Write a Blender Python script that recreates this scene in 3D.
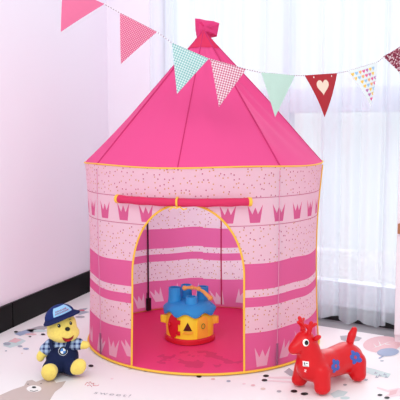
import bpy, bmesh, math, random
from math import sin, cos, pi, radians as R, sqrt, atan2
from mathutils import Vector, Matrix
from mathutils.bvhtree import BVHTree
for o in list(bpy.data.objects): bpy.data.objects.remove(o)
S = bpy.context.scene
C = S.collection
random.seed(4)

# ---------------------------------------------------------------- camera
FPX, EYE = 702.0, Vector((0, -3.15, 0.95))
PITCH = math.atan(72 / FPX)
cd = bpy.data.cameras.new('camera'); cd.sensor_width = 36; cd.lens = FPX / 400 * 36
cam = bpy.data.objects.new('camera', cd); C.objects.link(cam)
cam.location = EYE; cam.rotation_euler = (pi / 2 - PITCH, 0, 0)
S.camera = cam
# ---------------------------------------------------------------- light
S.view_settings.view_transform = 'Standard'; S.view_settings.look = 'None'
S.view_settings.exposure = 0.17; S.view_settings.gamma = 1; S.view_settings.use_curve_mapping = False
w = bpy.data.worlds.new('world'); S.world = w; w.use_nodes = True
bg = w.node_tree.nodes['Background']; bg.inputs[0].default_value = (0.90, 0.96, 1.0, 1)
_t = w.node_tree.nodes.new('ShaderNodeTexCoord'); _s = w.node_tree.nodes.new('ShaderNodeSeparateXYZ')     # bright hazy sky on the window side
_m = w.node_tree.nodes.new('ShaderNodeMapRange'); _m.inputs[1].default_value = -.15; _m.inputs[2].default_value = .55; _m.inputs[3].default_value = .98; _m.inputs[4].default_value = .93
w.node_tree.links.new(_t.outputs['Generated'], _s.inputs[0]); w.node_tree.links.new(_s.outputs[1], _m.inputs[0]); w.node_tree.links.new(_m.outputs[0], bg.inputs[1])

def area_light(name, loc, target, size, power, col=(1, 1, 1)):
    l = bpy.data.lights.new(name, 'AREA'); l.shape = 'RECTANGLE'; l.size, l.size_y = size
    l.energy = power; l.color = col
    o = bpy.data.objects.new(name, l); C.objects.link(o); o.location = loc
    o.rotation_euler = (Vector(target) - Vector(loc)).to_track_quat('-Z', 'Y').to_euler()
    return o
area_light('front_fill_light', (-0.5, -3.6, 3.0), (0, 0, 0.4), (2.4, 1.6), 42, (1, 0.985, 0.98))  # added soft fill above and behind the camera, no fixture of the room

sl = bpy.data.lights.new('sun', 'SUN'); sl.energy = 2.35; sl.angle = R(50); sl.color = (.97, .985, 1)      # hazy daylight from beyond the window
so = bpy.data.objects.new('sun', sl); C.objects.link(so); so.location = (2, 3, 3)
so.rotation_euler = Vector((-.40, -.85, -.62)).to_track_quat('-Z', 'Y').to_euler()

# ---------------------------------------------------------------- helpers
def ray(px, py):
    d = Vector(((px - 200) / FPX, 1, -(py - 200) / FPX))
    c, s = cos(PITCH), sin(PITCH)
    return Vector((d.x, d.y * c + d.z * s, -d.y * s + d.z * c))
def floor_at(px, py, z=0.0):
    r = ray(px, py); return EYE + r * ((z - EYE.z) / r.z)
def at(px, py, Y):
    r = ray(px, py); return EYE + r * ((Y - EYE.y) / r.y)
def lin(c):
    def f(v):
        v /= 255.0
        return v / 12.92 if v <= .04045 else ((v + .055) / 1.055) ** 2.4
    return (f(c[0]), f(c[1]), f(c[2]), 1)

class X:                                        # tiny expression builder over math nodes
    nt = None
    def __init__(s, k): s.k = k
    @staticmethod
    def op(o, *a):
        n = X.nt.nodes.new('ShaderNodeMath'); n.operation = o
        for i, v in enumerate(a):
            if isinstance(v, X): X.nt.links.new(v.k, n.inputs[i])
            else: n.inputs[i].default_value = v
        return X(n.outputs[0])
    def __add__(s, o): return X.op('ADD', s, o)
    __radd__ = __add__
    def __sub__(s, o): return X.op('SUBTRACT', s, o)
    def __rsub__(s, o): return X.op('SUBTRACT', o, s)
    def __mul__(s, o): return X.op('MULTIPLY', s, o)
    __rmul__ = __mul__
    def __truediv__(s, o): return X.op('DIVIDE', s, o)
    def lt(s, o): return X.op('LESS_THAN', s, o)
    def gt(s, o): return X.op('GREATER_THAN', s, o)
    def mx(s, o): return X.op('MAXIMUM', s, o)
    def mn(s, o): return X.op('MINIMUM', s, o)
    def abs(s): return X.op('ABSOLUTE', s)
    def sin(s): return X.op('SINE', s)
    def floor(s): return X.op('FLOOR', s)
def cmix(fac, a, b):
    n = X.nt.nodes.new('ShaderNodeMix'); n.data_type = 'RGBA'
    for v, sk in ((fac, n.inputs['Factor']), (a, n.inputs[6]), (b, n.inputs[7])):
        if isinstance(v, X): X.nt.links.new(v.k, sk)
        else: sk.default_value = v
    return X(n.outputs[2])
def new_mat(name):
    m = bpy.data.materials.new(name); m.use_nodes = True
    nt = m.node_tree; X.nt = nt
    return m, nt, nt.nodes['Principled BSDF'], nt.nodes['Material Output']
def mat(name, col, rough=.6, spec=.4, noise=0, nscale=40, bump=0, bscale=300, metal=0, sheen=0, coat=0):
    m, nt, b, out = new_mat(name)
    c = lin(col); b.inputs['Base Color'].default_value = c
    b.inputs['Roughness'].default_value = rough; b.inputs['Specular IOR Level'].default_value = spec
    b.inputs['Metallic'].default_value = metal
    if sheen: b.inputs['Sheen Weight'].default_value = sheen
    if coat: b.inputs['Coat Weight'].default_value = coat; b.inputs['Coat Roughness'].default_value = .1
    tc = nt.nodes.new('ShaderNodeTexCoord')
    if noise:
        n = nt.nodes.new('ShaderNodeTexNoise'); n.inputs['Scale'].default_value = nscale
        nt.links.new(tc.outputs['Object'], n.inputs['Vector'])
        k = cmix(X(n.outputs['Fac']), tuple(v * (1 - noise) for v in c[:3]) + (1,), tuple(min(1, v * (1 + noise)) for v in c[:3]) + (1,))
        nt.links.new(k.k, b.inputs['Base Color'])
    if bump:
        n = nt.nodes.new('ShaderNodeTexNoise'); n.inputs['Scale'].default_value = bscale
        nt.links.new(tc.outputs['Object'], n.inputs['Vector'])
        bp = nt.nodes.new('ShaderNodeBump'); bp.inputs['Strength'].default_value = bump; bp.inputs['Distance'].default_value = .004
        nt.links.new(n.outputs['Fac'], bp.inputs['Height']); nt.links.new(bp.outputs[0], b.inputs['Normal'])
    return m
def fabric(m, nt, b, out, colour, trans=.35, rough=.65):
    """thin woven nylon: lets part of the light through"""
    if isinstance(colour, X): nt.links.new(colour.k, b.inputs['Base Color'])
    else: b.inputs['Base Color'].default_value = colour
    b.inputs['Roughness'].default_value = rough; b.inputs['Specular IOR Level'].default_value = .25
    t = nt.nodes.new('ShaderNodeBsdfTranslucent')
    if isinstance(colour, X): nt.links.new(colour.k, t.inputs[0])
    else: t.inputs[0].default_value = colour
    mx = nt.nodes.new('ShaderNodeMixShader'); mx.inputs[0].default_value = trans
    nt.links.new(b.outputs[0], mx.inputs[1]); nt.links.new(t.outputs[0], mx.inputs[2])
    nt.links.new(mx.outputs[0], out.inputs[0])
    return m
def fab_mat(name, col, trans=.3):
    m, nt, b, out = new_mat(name); return fabric(m, nt, b, out, lin(col), trans)
def uv_xy():
    n = X.nt.nodes.new('ShaderNodeUVMap'); s = X.nt.nodes.new('ShaderNodeSeparateXYZ')
    X.nt.links.new(n.outputs[0], s.inputs[0]); return X(s.outputs[0]), X(s.outputs[1])
def comb(x, y):
    n = X.nt.nodes.new('ShaderNodeCombineXYZ')
    for v, i in ((x, 0), (y, 1)): X.nt.links.new(v.k, n.inputs[i])
    return n.outputs[0]
def noise_tex(vec, scale, detail=2):
    n = X.nt.nodes.new('ShaderNodeTexNoise'); n.inputs['Scale'].default_value = scale; n.inputs['Detail'].default_value = detail
    X.nt.links.new(vec, n.inputs['Vector']); return X(n.outputs['Fac'])
def voronoi(vec, scale):
    n = X.nt.nodes.new('ShaderNodeTexVoronoi'); n.voronoi_dimensions = '2D'; n.inputs['Scale'].default_value = scale
    X.nt.links.new(vec, n.inputs['Vector'])
    s = X.nt.nodes.new('ShaderNodeSeparateColor'); X.nt.links.new(n.outputs['Color'], s.inputs[0])
    return X(n.outputs['Distance']), X(s.outputs[0]), X(s.outputs[1])

class MB:                                       # mesh builder: one object per build()
    def __init__(s): s.v = []; s.f = []; s.m = []; s.uv = {}; s.cur = 0
    def add(s, vs, fs, M=None):
        b = len(s.v)
        s.v += [tuple(M @ Vector(v)) if M else tuple(v) for v in vs]
        for f in fs: s.f.append(tuple(i + b for i in f)); s.m.append(s.cur)
        return b
    def box(s, lo, hi, M=None):
        (a, b, c), (d, e, f) = lo, hi
        s.add([(a,b,c),(d,b,c),(d,e,c),(a,e,c),(a,b,f),(d,b,f),(d,e,f),(a,e,f)],
              [(0,3,2,1),(4,5,6,7),(0,1,5,4),(1,2,6,5),(2,3,7,6),(3,0,4,7)], M)
    def lathe(s, prof, n=32, M=None, rfun=None, caps=True):
        vs = []; fs = []
        for j, (r, z) in enumerate(prof):
            for i in range(n):
                a = 2 * pi * i / n; k = rfun(a, j) if rfun else 1
                vs.append((r * k * cos(a), r * k * sin(a), z))
        for j in range(len(prof) - 1):
            for i in range(n):
                k = (i + 1) % n; fs.append((j*n+i, j*n+k, (j+1)*n+k, (j+1)*n+i))
        if caps:
            fs.append(tuple(range(n - 1, -1, -1))); fs.append(tuple((len(prof) - 1) * n + i for i in range(n)))
        s.add(vs, fs, M)
    def tube(s, pts, r, n=8, closed=False, M=None):
        pts = [Vector(p) for p in pts]; N = len(pts); vs = []; fs = []
        rr = r if isinstance(r, (list, tuple)) else [r] * N
        prev = None
        for i, p in enumerate(pts):
            a = pts[i - 1] if (i or closed) else p; b = pts[(i + 1) % N] if (i < N - 1 or closed) else p
            t = (b - a).normalized()
            if prev is None:
                u = t.cross(Vector((0, 0, 1)) if abs(t.z) < .9 else Vector((1, 0, 0))).normalized()
            else:
                u = (prev - t * prev.dot(t)).normalized()
            prev = u; q = t.cross(u)
            for k in range(n):
                g = 2 * pi * k / n; vs.append(p + (u * cos(g) + q * sin(g)) * rr[i])
        for i in range(N if closed else N - 1):
            for k in range(n):
                i2 = (i + 1) % N; k2 = (k + 1) % n
                fs.append((i*n+k, i*n+k2, i2*n+k2, i2*n+k))
        if not closed:
            fs.append(tuple(range(n - 1, -1, -1))); fs.append(tuple((N - 1) * n + k for k in range(n)))
        s.add(vs, fs, M)
    def ball(s, c, r, nu=20, nv=12, M=None):
        r = (r, r, r) if isinstance(r, (int, float)) else r
        T = Matrix.Translation(Vector(c)) @ (M or Matrix()) @ Matrix.Diagonal((r[0], r[1], r[2], 1))
        vs = [(0, 0, -1)]; fs = []
        for j in range(1, nv):
            p = -pi / 2 + pi * j / nv
            for i in range(nu): a = 2 * pi * i / nu; vs.append((cos(p) * cos(a), cos(p) * sin(a), sin(p)))
        vs.append((0, 0, 1))
        for i in range(nu):
            k = (i + 1) % nu; fs.append((0, 1 + k, 1 + i)); L = 1 + (nv - 2) * nu; fs.append((L + i, L + k, len(vs) - 1))
            for j in range(nv - 2): fs.append((1+j*nu+i, 1+j*nu+k, 1+(j+1)*nu+k, 1+(j+1)*nu+i))
        s.add(vs, fs, T)
    def limb(s, a, b, ra, rb, n=8):             # overlapping balls from a to b
        a, b = Vector(a), Vector(b)
        for i in range(n + 1):
            t = i / n; s.ball(a.lerp(b, t), ra + (rb - ra) * t, 16, 10)
    def prism(s, poly, M, depth):               # outline in local xy, thickness along local z
        n = len(poly); vs = [(x, y, 0) for x, y in poly] + [(x, y, depth) for x, y in poly]
        fs = [tuple(range(n - 1, -1, -1)), tuple(range(n, 2 * n))] + [(i, (i+1) % n, n + (i+1) % n, n + i) for i in range(n)]
        s.add(vs, fs, M)
    def build(s, name, mats, parent=None, smooth=True, bevel=0, loc=None):
        me = bpy.data.meshes.new(name)
        me.from_pydata([tuple(v) for v in s.v], [], s.f)
        mats = mats if isinstance(mats, (list, tuple)) else [mats]
        for m in mats: me.materials.append(m)
        for p, i in zip(me.polygons, s.m): p.material_index = i; p.use_smooth = smooth
        if s.uv:
            l = me.uv_layers.new(name='UVMap')
            for lp in me.loops: l.data[lp.index].uv = s.uv.get(lp.vertex_index, (0, 0))
        bm = bmesh.new(); bm.from_mesh(me); 
        if not s.uv: bmesh.ops.recalc_face_normals(bm, faces=bm.faces)
        bm.to_mesh(me); bm.free()
        o = bpy.data.objects.new(name, me); C.objects.link(o)
        if parent: o.parent = parent
        if loc is not None: o.location = loc
        if bevel:
            b = o.modifiers.new('bevel', 'BEVEL'); b.width = bevel; b.segments = 2; b.limit_method = 'ANGLE'
        if smooth and not s.uv:
            bm = bmesh.new(); bm.from_mesh(me)
            for e in bm.edges:
                if len(e.link_faces) == 2 and e.calc_face_angle(0) > R(42): e.smooth = False
            bm.to_mesh(me); bm.free()
        return o
def remesh(o, vox, it=6, fac=.5):
    m = o.modifiers.new('remesh', 'REMESH'); m.mode = 'VOXEL'; m.voxel_size = vox; m.use_smooth_shade = True
    s = o.modifiers.new('smooth', 'SMOOTH'); s.iterations = it; s.factor = fac
    dg = bpy.context.evaluated_depsgraph_get(); dg.update()
    me = bpy.data.meshes.new_from_object(o.evaluated_get(dg)); o.modifiers.clear()
    ms = list(o.data.materials); o.data = me
    me.materials.clear()
    for q in ms: me.materials.append(q)
    for p in me.polygons: p.use_smooth = True; p.material_index = 0
    return BVHTree.FromPolygons([v.co.copy() for v in me.vertices], [tuple(p.vertices) for p in me.polygons])
def empty(name, loc=(0, 0, 0), rz=0):
    o = bpy.data.objects.new(name, None); C.objects.link(o); o.location = loc; o.rotation_euler = (0, 0, rz); o.empty_display_size = .05
    return o
def tag(o, label, cat, group=None):
    o['label'] = label; o['category'] = cat
    if group: o['group'] = group
    return o
def struct(o): o['kind'] = 'structure'; return o
def ell(cx, cy, rx, ry, n=20, rot=0):
    return [(cx + rx * cos(a) * cos(rot) - ry * sin(a) * sin(rot), cy + rx * cos(a) * sin(rot) + ry * sin(a) * cos(rot)) for a in [2 * pi * i / n for i in range(n)]]
def heart(cx, cy, s, n=22):
    out = []
    for i in range(n):
        t = 2 * pi * i / n
        out.append((cx + s * sin(t) ** 3, cy + s * (13 * cos(t) - 5 * cos(2*t) - 2 * cos(3*t) - cos(4*t)) / 16))
    return out
def decal(mb, bvh, frame, polys, lift=.0012, rings=4):
    """wrap flat outlines on a surface: frame = matrix whose -z axis looks at the surface"""
    d = frame.to_3x3() @ Vector((0, 0, -1))
    for poly in polys:
        if len(poly) < 13: poly = [(p[0] + (q[0] - p[0]) * k / 5, p[1] + (q[1] - p[1]) * k / 5) for p, q in zip(poly, list(poly[1:]) + [poly[0]]) for k in range(5)]
        cx = sum(p[0] for p in poly) / len(poly); cy = sum(p[1] for p in poly) / len(poly)
        vs = []; fs = []; n = len(poly)
        for k in range(rings + 1):
            t = k / rings
            for x, y in poly:
                o = frame @ Vector((cx + (x - cx) * t, cy + (y - cy) * t, .08))
                h = bvh.ray_cast(o, d)
                vs.append((h[0] + h[1] * lift) if h[0] is not None else o + d * .08)
        for k in range(rings):
            for i in range(n):
                j = (i + 1) % n; fs.append((k*n+i, k*n+j, (k+1)*n+j, (k+1)*n+i))
        mb.add(vs, fs)

# ================================================================ room
M_wall = mat('painted_wall', (250, 243, 251), .85, .2, bump=.05, bscale=120)
M_black = mat('black_gloss', (8, 7, 8), .4, .12)
M_floor = mat('grey_boards', (150, 146, 150), .45, .4, noise=.25, nscale=8)
M_frame = mat('window_frame_grey', (228, 234, 244), .5)
M_track = mat('dark_track', (34, 33, 36), .5)
M_slab = mat('pale_concrete', (236, 238, 242), .8)
wd = Vector((.34, 1, 0)).normalized()                    # direction of the left wall
vd = Vector((.85, -.527, 0)).normalized()                # direction of the window wall
corner = Vector((-.58, 1.19, 0))
def frame2(org, xd):                                      # local x along the wall, local y away from the room
    yd = Vector((0, 0, 1)).cross(xd)
    return Matrix((( xd.x, yd.x, 0, org.x), (xd.y, yd.y, 0, org.y), (0, 0, 1, 0), (0, 0, 0, 1)))
LW = frame2(Vector((-.945, 0, 0)), wd)                    # left wall: room on local -y
WW = frame2(Vector((.70, .22, 0)) + Vector((0, 0, 1)).cross(vd) * .14, vd)
mb = MB(); mb.box((-4.4, -4.4, -.10), (4.0, 2.3, -.012)); struct(mb.build('floor', M_floor))
mb = MB(); mb.box((-4.3, .012, -.012), (1.36, .13, 2.7), LW); struct(mb.build('wall_left', M_wall))
mb = MB(); mb.box((-4.3, -.004, -.012), (.139, .012, .12), LW); mb.box((.143, -.004, -.012), (1.32, .012, .12), LW)
struct(mb.build('baseboard_left', M_black, bevel=.003))
# window wall: pier by the corner, lintel, opening with a sliding window
mb = MB(); mb.box((-1.75, 0, -.012), (-1.18, .14, 2.7), WW); mb.box((-1.18, 0, 2.35), (2.2, .14, 2.7), WW); mb.box((1.9, 0, -.012), (2.2, .14, 2.35), WW)
struct(mb.build('wall_back', M_wall))
win = empty('window_1', WW @ Vector((.36, .07, 0))); struct(win)
IW = Matrix.Translation(-win.location) @ WW
mb = MB()
mb.box((-1.18, .03, .03), (1.9, .11, .16), IW); mb.box((-1.18, .03, 2.25), (1.9, .11, 2.35), IW)
for x in (-1.15, -.40, .36, 1.12, 1.87): mb.box((x - .02, .03, .16), (x + .02, .11, 2.25), IW)
fr = mb.build('frame', M_frame, win, bevel=.004)
mb = MB(); mb.box((-1.18, .035, 1.03), (1.9, .105, 1.155), IW); mb.build('transom', M_frame, win, bevel=.004)
mb = MB(); mb.box((-1.18, -.085, -.012), (1.9, .12, .03), IW); mb.build('sill_track', M_track, win)
m, nt, b, out = new_mat('window_glass')
tr = nt.nodes.new('ShaderNodeBsdfTransparent'); gl = nt.nodes.new('ShaderNodeBsdfGlossy'); gl.inputs['Roughness'].default_value = .02
mx = nt.nodes.new('ShaderNodeMixShader'); mx.inputs[0].default_value = .05
nt.links.new(tr.outputs[0], mx.inputs[1]); nt.links.new(gl.outputs[0], mx.inputs[2]); nt.links.new(mx.outputs[0], out.inputs[0])
M_glass = m
mb = MB()
for a, b_ in ((-1.12, -.43), (-.37, .33), (.39, 1.09), (1.15, 1.84)):
    mb.box((a, .068, .16), (b_, .072, 1.03), IW); mb.box((a, .068, 1.155), (b_, .072, 2.25), IW)
mb.build('pane', M_glass, win)
mb = MB(); mb.box((-2.2, .15, -.16), (3.4, 2.2, -.06), WW); o = struct(mb.build('balcony_floor', M_slab))

# ---------------------------------------------------------------- play mat
P = {}
pal = dict(base=(246, 240, 240), black=(28, 26, 28), grey=(176, 172, 178), taupe=(204, 186, 180), pink=(241, 216, 220), rose=(232, 190, 194),
           blue=(158, 172, 200), teal=(204, 222, 222), slate=(168, 174, 188), red=(206, 96, 110), white=(246, 242, 240), beige=(226, 206, 196))
keys = list(pal)
mats = [mat('mat_print_' + k, v, .55, .3) for k, v in pal.items()]
mb = MB()
e1 = Vector((.62, .135, 0)); ed = (Vector((.886, -.023, 0)) - Vector((.582, .160, 0))).normalized()
lw = lambda t: Vector((-.945, 0, 0)) + wd * t + Vector((.006, 0, 0))
# left edge follows the baseboard, far edge runs parallel to the window
a_ = lw(-2.75); 
den = wd.x * ed.y - wd.y * ed.x
q = e1 - lw(0); tt = (q.x * ed.y - q.y * ed.x) / den; b_ = lw(tt)
n1 = e1 + ed * ((.846 - e1.x) / ed.x); n2 = Vector((.846, -.122, 0)); c_ = n2 + vd * .62 + Vector((-.01, -.02, 0)); d_ = Vector((c_.x - .3, -2.75, 0))
outl = [(a_.x, a_.y), (d_.x, d_.y), (c_.x, c_.y), (n2.x, n2.y), (n1.x, n1.y), (b_.x, b_.y)]
mb.prism(outl, Matrix.Translation((0, 0, -.012)), .012)
ZL = [0.0006]
def motif(col, pts, floorspace=False, up=0):
    """outline given in photo pixels, laid on the mat"""
    mb.cur = keys.index(col); z = .0006 + up * .0004
    vs = [(p[0], p[1], z) if floorspace else tuple(floor_at(p[0], p[1])[:2]) + (z,) for p in pts]
    mb.add(vs, [tuple(range(len(vs)))])
    mb.cur = 0
# sleeping bear print at the near left
motif('taupe', [(-6, 398), (12, 390), (24, 386), (27, 381), (32, 380), (36, 382), (44, 379), (49, 377), (53, 379), (56, 383), (66, 381), (62, 387), (55, 392), (50, 400), (40, 406), (0, 410)])
motif('white', ell(34, 389, 7.5, 3.4), up=1); motif('black', ell(34, 387.6, 2.2, 1), up=2)
motif('black', ell(28, 384.5, .8, .4, 8), up=2); motif('black', ell(41, 384, .8, .4, 8), up=2)
motif('black', [(30, 390.5), (34, 391.5), (38, 390.3), (38, 390.8), (34, 392.1), (30, 391)], up=2)
# bird and leaf prints on the left
motif('teal', [(3, 346), (10, 340), (20, 338), (26, 341), (20, 345), (10, 348)]); motif('rose', [(8, 342), (15, 338), (22, 340), (16, 343)], up=1)
motif('slate', ell(7, 344, 4, 1.6, 10), up=1); motif('slate', ell(20, 346.5, 2.6, 1, 10), up=2); motif('blue', ell(26, 349, 3, 1, 10), up=2)
motif('grey', ell(24, 333, 10, 1.5, 14, .05)); motif('blue', [(14, 334), (26, 330), (38, 329), (30, 333), (20, 336)], up=1); motif('rose', ell(31, 334.5, 6, 1, 10), up=2)
motif('grey', [(26, 330), (40, 326), (52, 326), (44, 330), (32, 333)], up=1); motif('teal', ell(40, 331, 7, 1.4, 10), up=2)
motif('black', ell(16, 332, 2, .9, 10), up=2); motif('black', ell(43, 334.6, 2.2, .9, 10), up=3); motif('black', ell(30, 337, 1.4, .6, 8), up=3); motif('slate', ell(6, 351, 1.2, .6, 8))
motif('slate', [(72, 313), (80, 309), (88, 308), (84, 311), (90, 312), (80, 315)]); motif('grey', ell(80, 317, 5, 1.2, 10)); motif('red', ell(82, 310.5, 3, .8, 8), up=1)
# dots along the path in front of the tent
for px, py, rx, ry, c in [(91, 366, 2.6, 1.3, 'black'), (199, 376.6, 2.6, 1.3, 'black'), (176.5, 373.2, 1.8, .8, 'slate'), (213, 379.3, 2.2, 1, 'rose'), (228.5, 381.3, 2.2, 1, 'slate'),
                          (253, 385.5, 2.3, 1, 'rose'), (244, 384, 1.8, .8, 'pink'), (263, 389, 2.6, 1.2, 'beige'), (279, 391.5, 2.4, 1.2, 'grey'), (146, 371, 2.2, 1, 'grey'), (130, 369, 2, .8, 'beige'),
                          (266, 376, 3, 1.3, 'black'), (264.5, 380.4, 3, 1.3, 'black'), (294, 391.4, 3.4, 1.5, 'black'), (304.5, 394, 3.8, 1.5, 'black'), (345, 385, 2, .9, 'grey'), (25, 388, .1, .1, 'grey'), (22, 353.5, 1, .5, 'beige'), (112, 379, 1.6, .6, 'pink')]:
    motif(c, ell(px, py, rx, ry, 14), up=1)
motif('pink', [(268, 377), (285, 376.6), (300, 377), (300, 379.5), (285, 379), (268, 378.4)]); motif('pink', [(267, 380), (290, 381), (305, 383), (305, 387), (290, 383), (267, 381.3)])
motif('grey', [(284, 372), (289, 368), (294, 372), (300, 371), (297, 377), (290, 376)], up=1)
# scribble and the word beside it
mb.cur = keys.index('red')
def stroke(pts, wpx=.45):
    g = [floor_at(*p) for p in pts]; mb.tube([(p.x, p.y, .0006) for p in g], .0011, 4)
stroke([(85, 385), (87, 382.4), (89, 383.5), (90, 381.8), (92, 384), (94, 383.2), (93, 385.6), (97, 386), (99, 385)])
stroke([(87, 386), (90, 385), (92, 387)])
mb.cur = 0
tcu = bpy.data.curves.new('word', 'FONT'); tcu.body = 'sweet!'; tcu.size = .042; tcu.space_character = 1.25
to = bpy.data.objects.new('word', tcu); C.objects.link(to)
dg = bpy.context.evaluated_depsgraph_get(); dg.update(); tm = to.evaluated_get(dg).to_mesh()
p0 = floor_at(93, 393.8); p1 = floor_at(134, 397.8); ang = atan2(p1.y - p0.y, p1.x - p0.x)
TM = Matrix.Translation((p0.x, p0.y, .0008)) @ Matrix.Rotation(ang, 4, 'Z') @ Matrix.Diagonal((1.02, .85, 1, 1))
mb.cur = keys.index('grey'); mb.add([tuple(v.co) for v in tm.vertices], [tuple(p.vertices) for p in tm.polygons], TM); mb.cur = 0
bpy.data.objects.remove(to)
# trees and animal prints on the right
motif('rose', ell(382, 344.5, 19, 8.2, 26, -.05))
for pts in ([(372, 349), (380, 345.4), (393, 340.5), (380, 346.2)], [(380, 345.8), (378, 340), (381, 345)], [(385, 343.8), (392, 345.2), (385, 344.6)], [(376, 347.5), (373, 343.5), (377, 347)]): motif('white', pts, up=1)
motif('blue', ell(388, 352.4, 11, 4.0, 22, -.06), up=2); motif('blue', [(388, 354), (380, 359), (378, 358.6), (386, 353.6)], up=3)
motif('grey', [(340, 336), (352, 335), (362, 338), (359, 341), (348, 342), (341, 340)]); motif('slate', ell(382, 361, 2, .7, 8))
motif('teal', [(361, 366), (374, 369), (391, 374), (388, 378), (372, 375), (360, 370)])
for k, (px, py) in enumerate([(376, 373), (380, 375.5), (385, 374.5), (386.5, 377), (377, 377), (366, 380)]): motif('slate', [(px - 2, py + .9), (px - .3, py - 1.5), (px + .4, py + .2), (px + 2, py - .6), (px + 1, py + 1)], up=1)
motif('pink', [(377, 387), (388, 390), (398, 388), (412, 389), (412, 397), (398, 396), (388, 398), (385, 396), (390, 393), (384, 391), (377, 388.4)])
motif('rose', [(390, 391), (398, 389.5), (396, 394), (389, 396)], up=1); motif('black', ell(380, 395.3, 2.6, 1.1, 12), up=2); motif('black', ell(387, 398, 2.8, 1.2, 12), up=2)
motif('teal', [(330, 394), (338, 390), (348, 392), (344, 396), (334, 398)]); motif('slate', ell(366, 379.8, 2, .8, 8)); motif('teal', ell(345, 398, 5, 1.5, 10))
o = mb.build('play_mat', mats, smooth=False)
tag(o, 'white foam play mat printed with pastel trees, animals and dots under the toys', 'play mat')

# ================================================================ curtains
def curtain_mat(name, op):
    m, nt, b, out = new_mat(name)
    b.inputs['Base Color'].default_value = (.84, .895, .95, 1); b.inputs['Roughness'].default_value = .9; b.inputs['Specular IOR Level'].default_value = 0
    t = nt.nodes.new('ShaderNodeBsdfTranslucent'); t.inputs[0].default_value = (.84, .895, .95, 1)
    m1 = nt.nodes.new('ShaderNodeMixShader'); m1.inputs[0].default_value = .5
    nt.links.new(b.outputs[0], m1.inputs[1]); nt.links.new(t.outputs[0], m1.inputs[2])
    tr = nt.nodes.new('ShaderNodeBsdfTransparent')
    m2 = nt.nodes.new('ShaderNodeMixShader'); m2.inputs[0].default_value = op
    nt.links.new(tr.outputs[0], m2.inputs[1]); nt.links.new(m1.outputs[0], m2.inputs[2]); nt.links.new(m2.outputs[0], out.inputs[0])
    return m
M_sheer = curtain_mat('sheer_voile', .5)
M_rail = mat('rail_white', (235, 235, 238), .4)
CW = frame2(Vector((.70, .22, 0)), vd)
def curtain_s(px):                                        # distance along the curtain line where it meets this photo column
    r = ray(px, 250); o = Vector((.70, .22, 0)); A = r.x * -vd.y + vd.x * r.y
    rel = o - EYE; return (r.x * rel.y - r.y * rel.x) * -1 / (r.x * vd.y - r.y * vd.x) if False else -((r.x * rel.y - r.y * rel.x) / (r.x * vd.y - r.y * vd.x))
def curtain(s0, s1, off, folds, hem, label, seed):
    rnd = random.Random(seed); n = 150; mb = MB(); zs = [0, .3, .8, 1.4, 2.0, 2.28]
    ph = [rnd.uniform(0, 6) for _ in range(4)]
    for j, z in enumerate(zs):
        for i in range(n + 1):
            t = i / n; s = s0 + (s1 - s0) * t
            a = 2 * pi * folds * t
            y = .016 * sin(a + ph[0] + .5 * sin(1.7 * a / 3)) + .006 * sin(2.3 * a + ph[1]) + .006 * sin(z * 2 + ph[2] + 5 * t)
            zz = z if j else hem + .012 * sin(a * .7 + ph[3]) 
            mb.v.append(tuple(CW @ Vector((s + .010 * cos(a + ph[0]), off + y * (1.1 if j < 4 else .8), zz))))
    for j in range(len(zs) - 1):
        for i in range(n): mb.f.append((j*(n+1)+i, j*(n+1)+i+1, (j+1)*(n+1)+i+1, (j+1)*(n+1)+i)); mb.m.append(0)
    o = mb.build('sheer_curtain', M_sheer); return tag(o, label, 'curtain', 'sheer white curtains on the window')
sL, sA, sB, sC, sD = curtain_s(150), curtain_s(337), curtain_s(321), curtain_s(392), curtain_s(384)
curtain(sL, sA, 0, 8, .02, 'white sheer curtain behind the pink tent, between the plain wall and the red heart flag', 3)
curtain(sB, sC, -.046, 3.5, .026, 'white sheer curtain hanging to the floor right of the tent, behind the red deer', 8)
curtain(sD, sD + .7, .02, 8, .02, 'narrow strip of white sheer curtain at the far right behind the cabinet', 12)
rail = MB(); rail.box((sL - .05, -.05, 2.28), (sD + .8, .035, 2.31), CW)
for s in (sL + .05, -.2, sD + .7): rail.box((s, .0, 2.29), (s + .03, .142, 2.31), CW)
tag(rail.build('curtain_rail', M_rail), 'white curtain rail above the window', 'rail')

# ================================================================ cabinet at the right edge
cab = empty('cabinet', (.857, -.112, -.012), -atan2(.527, .85)); tag(cab, 'tall white cabinet with a wooden handle at the right edge beside the curtain', 'cabinet')
M_cab = mat('cabinet_white', (244, 234, 238), .5); M_wood = mat('handle_wood', (178, 120, 84), .5, noise=.2, nscale=60)
mb = MB(); mb.box((0, .02, 0), (.55, .13, 1.95)); mb.build('body', M_cab, cab, bevel=.003)
mb = MB(); mb.box((.004, 0, .05), (.272, .019, 1.94)); d1 = mb.build('door', M_cab, cab, bevel=.002)
mb = MB(); mb.box((.012, -.022, .505), (.034, 0, .55)); mb.build('handle', M_wood, d1, bevel=.003)
mb = MB(); mb.box((.276, 0, .05), (.546, .019, 1.94)); mb.build('door', M_cab, cab, bevel=.002)

# ================================================================ play tent
TC = Vector((.016, -.015, 0)); RW = .517; HW = .80
tent = empty('castle_play_tent', TC + Vector((0, 0, .002))); tag(tent, 'round pink castle play tent with pointed roof and open arched door', 'tent')
POLES = (-56, 34, 124, 214)
def rad(th, z):                                            # wall radius: taut at the hoops, slightly slack between
    k = abs(sin(R(2 * (th + 56))))                         # 0 at the poles
    slack = sin(pi * min(1, max(0, z / HW)))
    return RW + .005 * z / HW - .020 * slack * k ** 1.5 + .002 * sin(R(th * 9) + z * 7) * slack
def wpt(th, z, out=0):
    r = rad(th, z) + out; return Vector((r * sin(R(th)), -r * cos(R(th)), z))
DC, DH = -8.1, 25.6
def arch(th):
    return .375 + .288 * sqrt(max(0, 1 - ((th - DC) / DH) ** 2))
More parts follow.
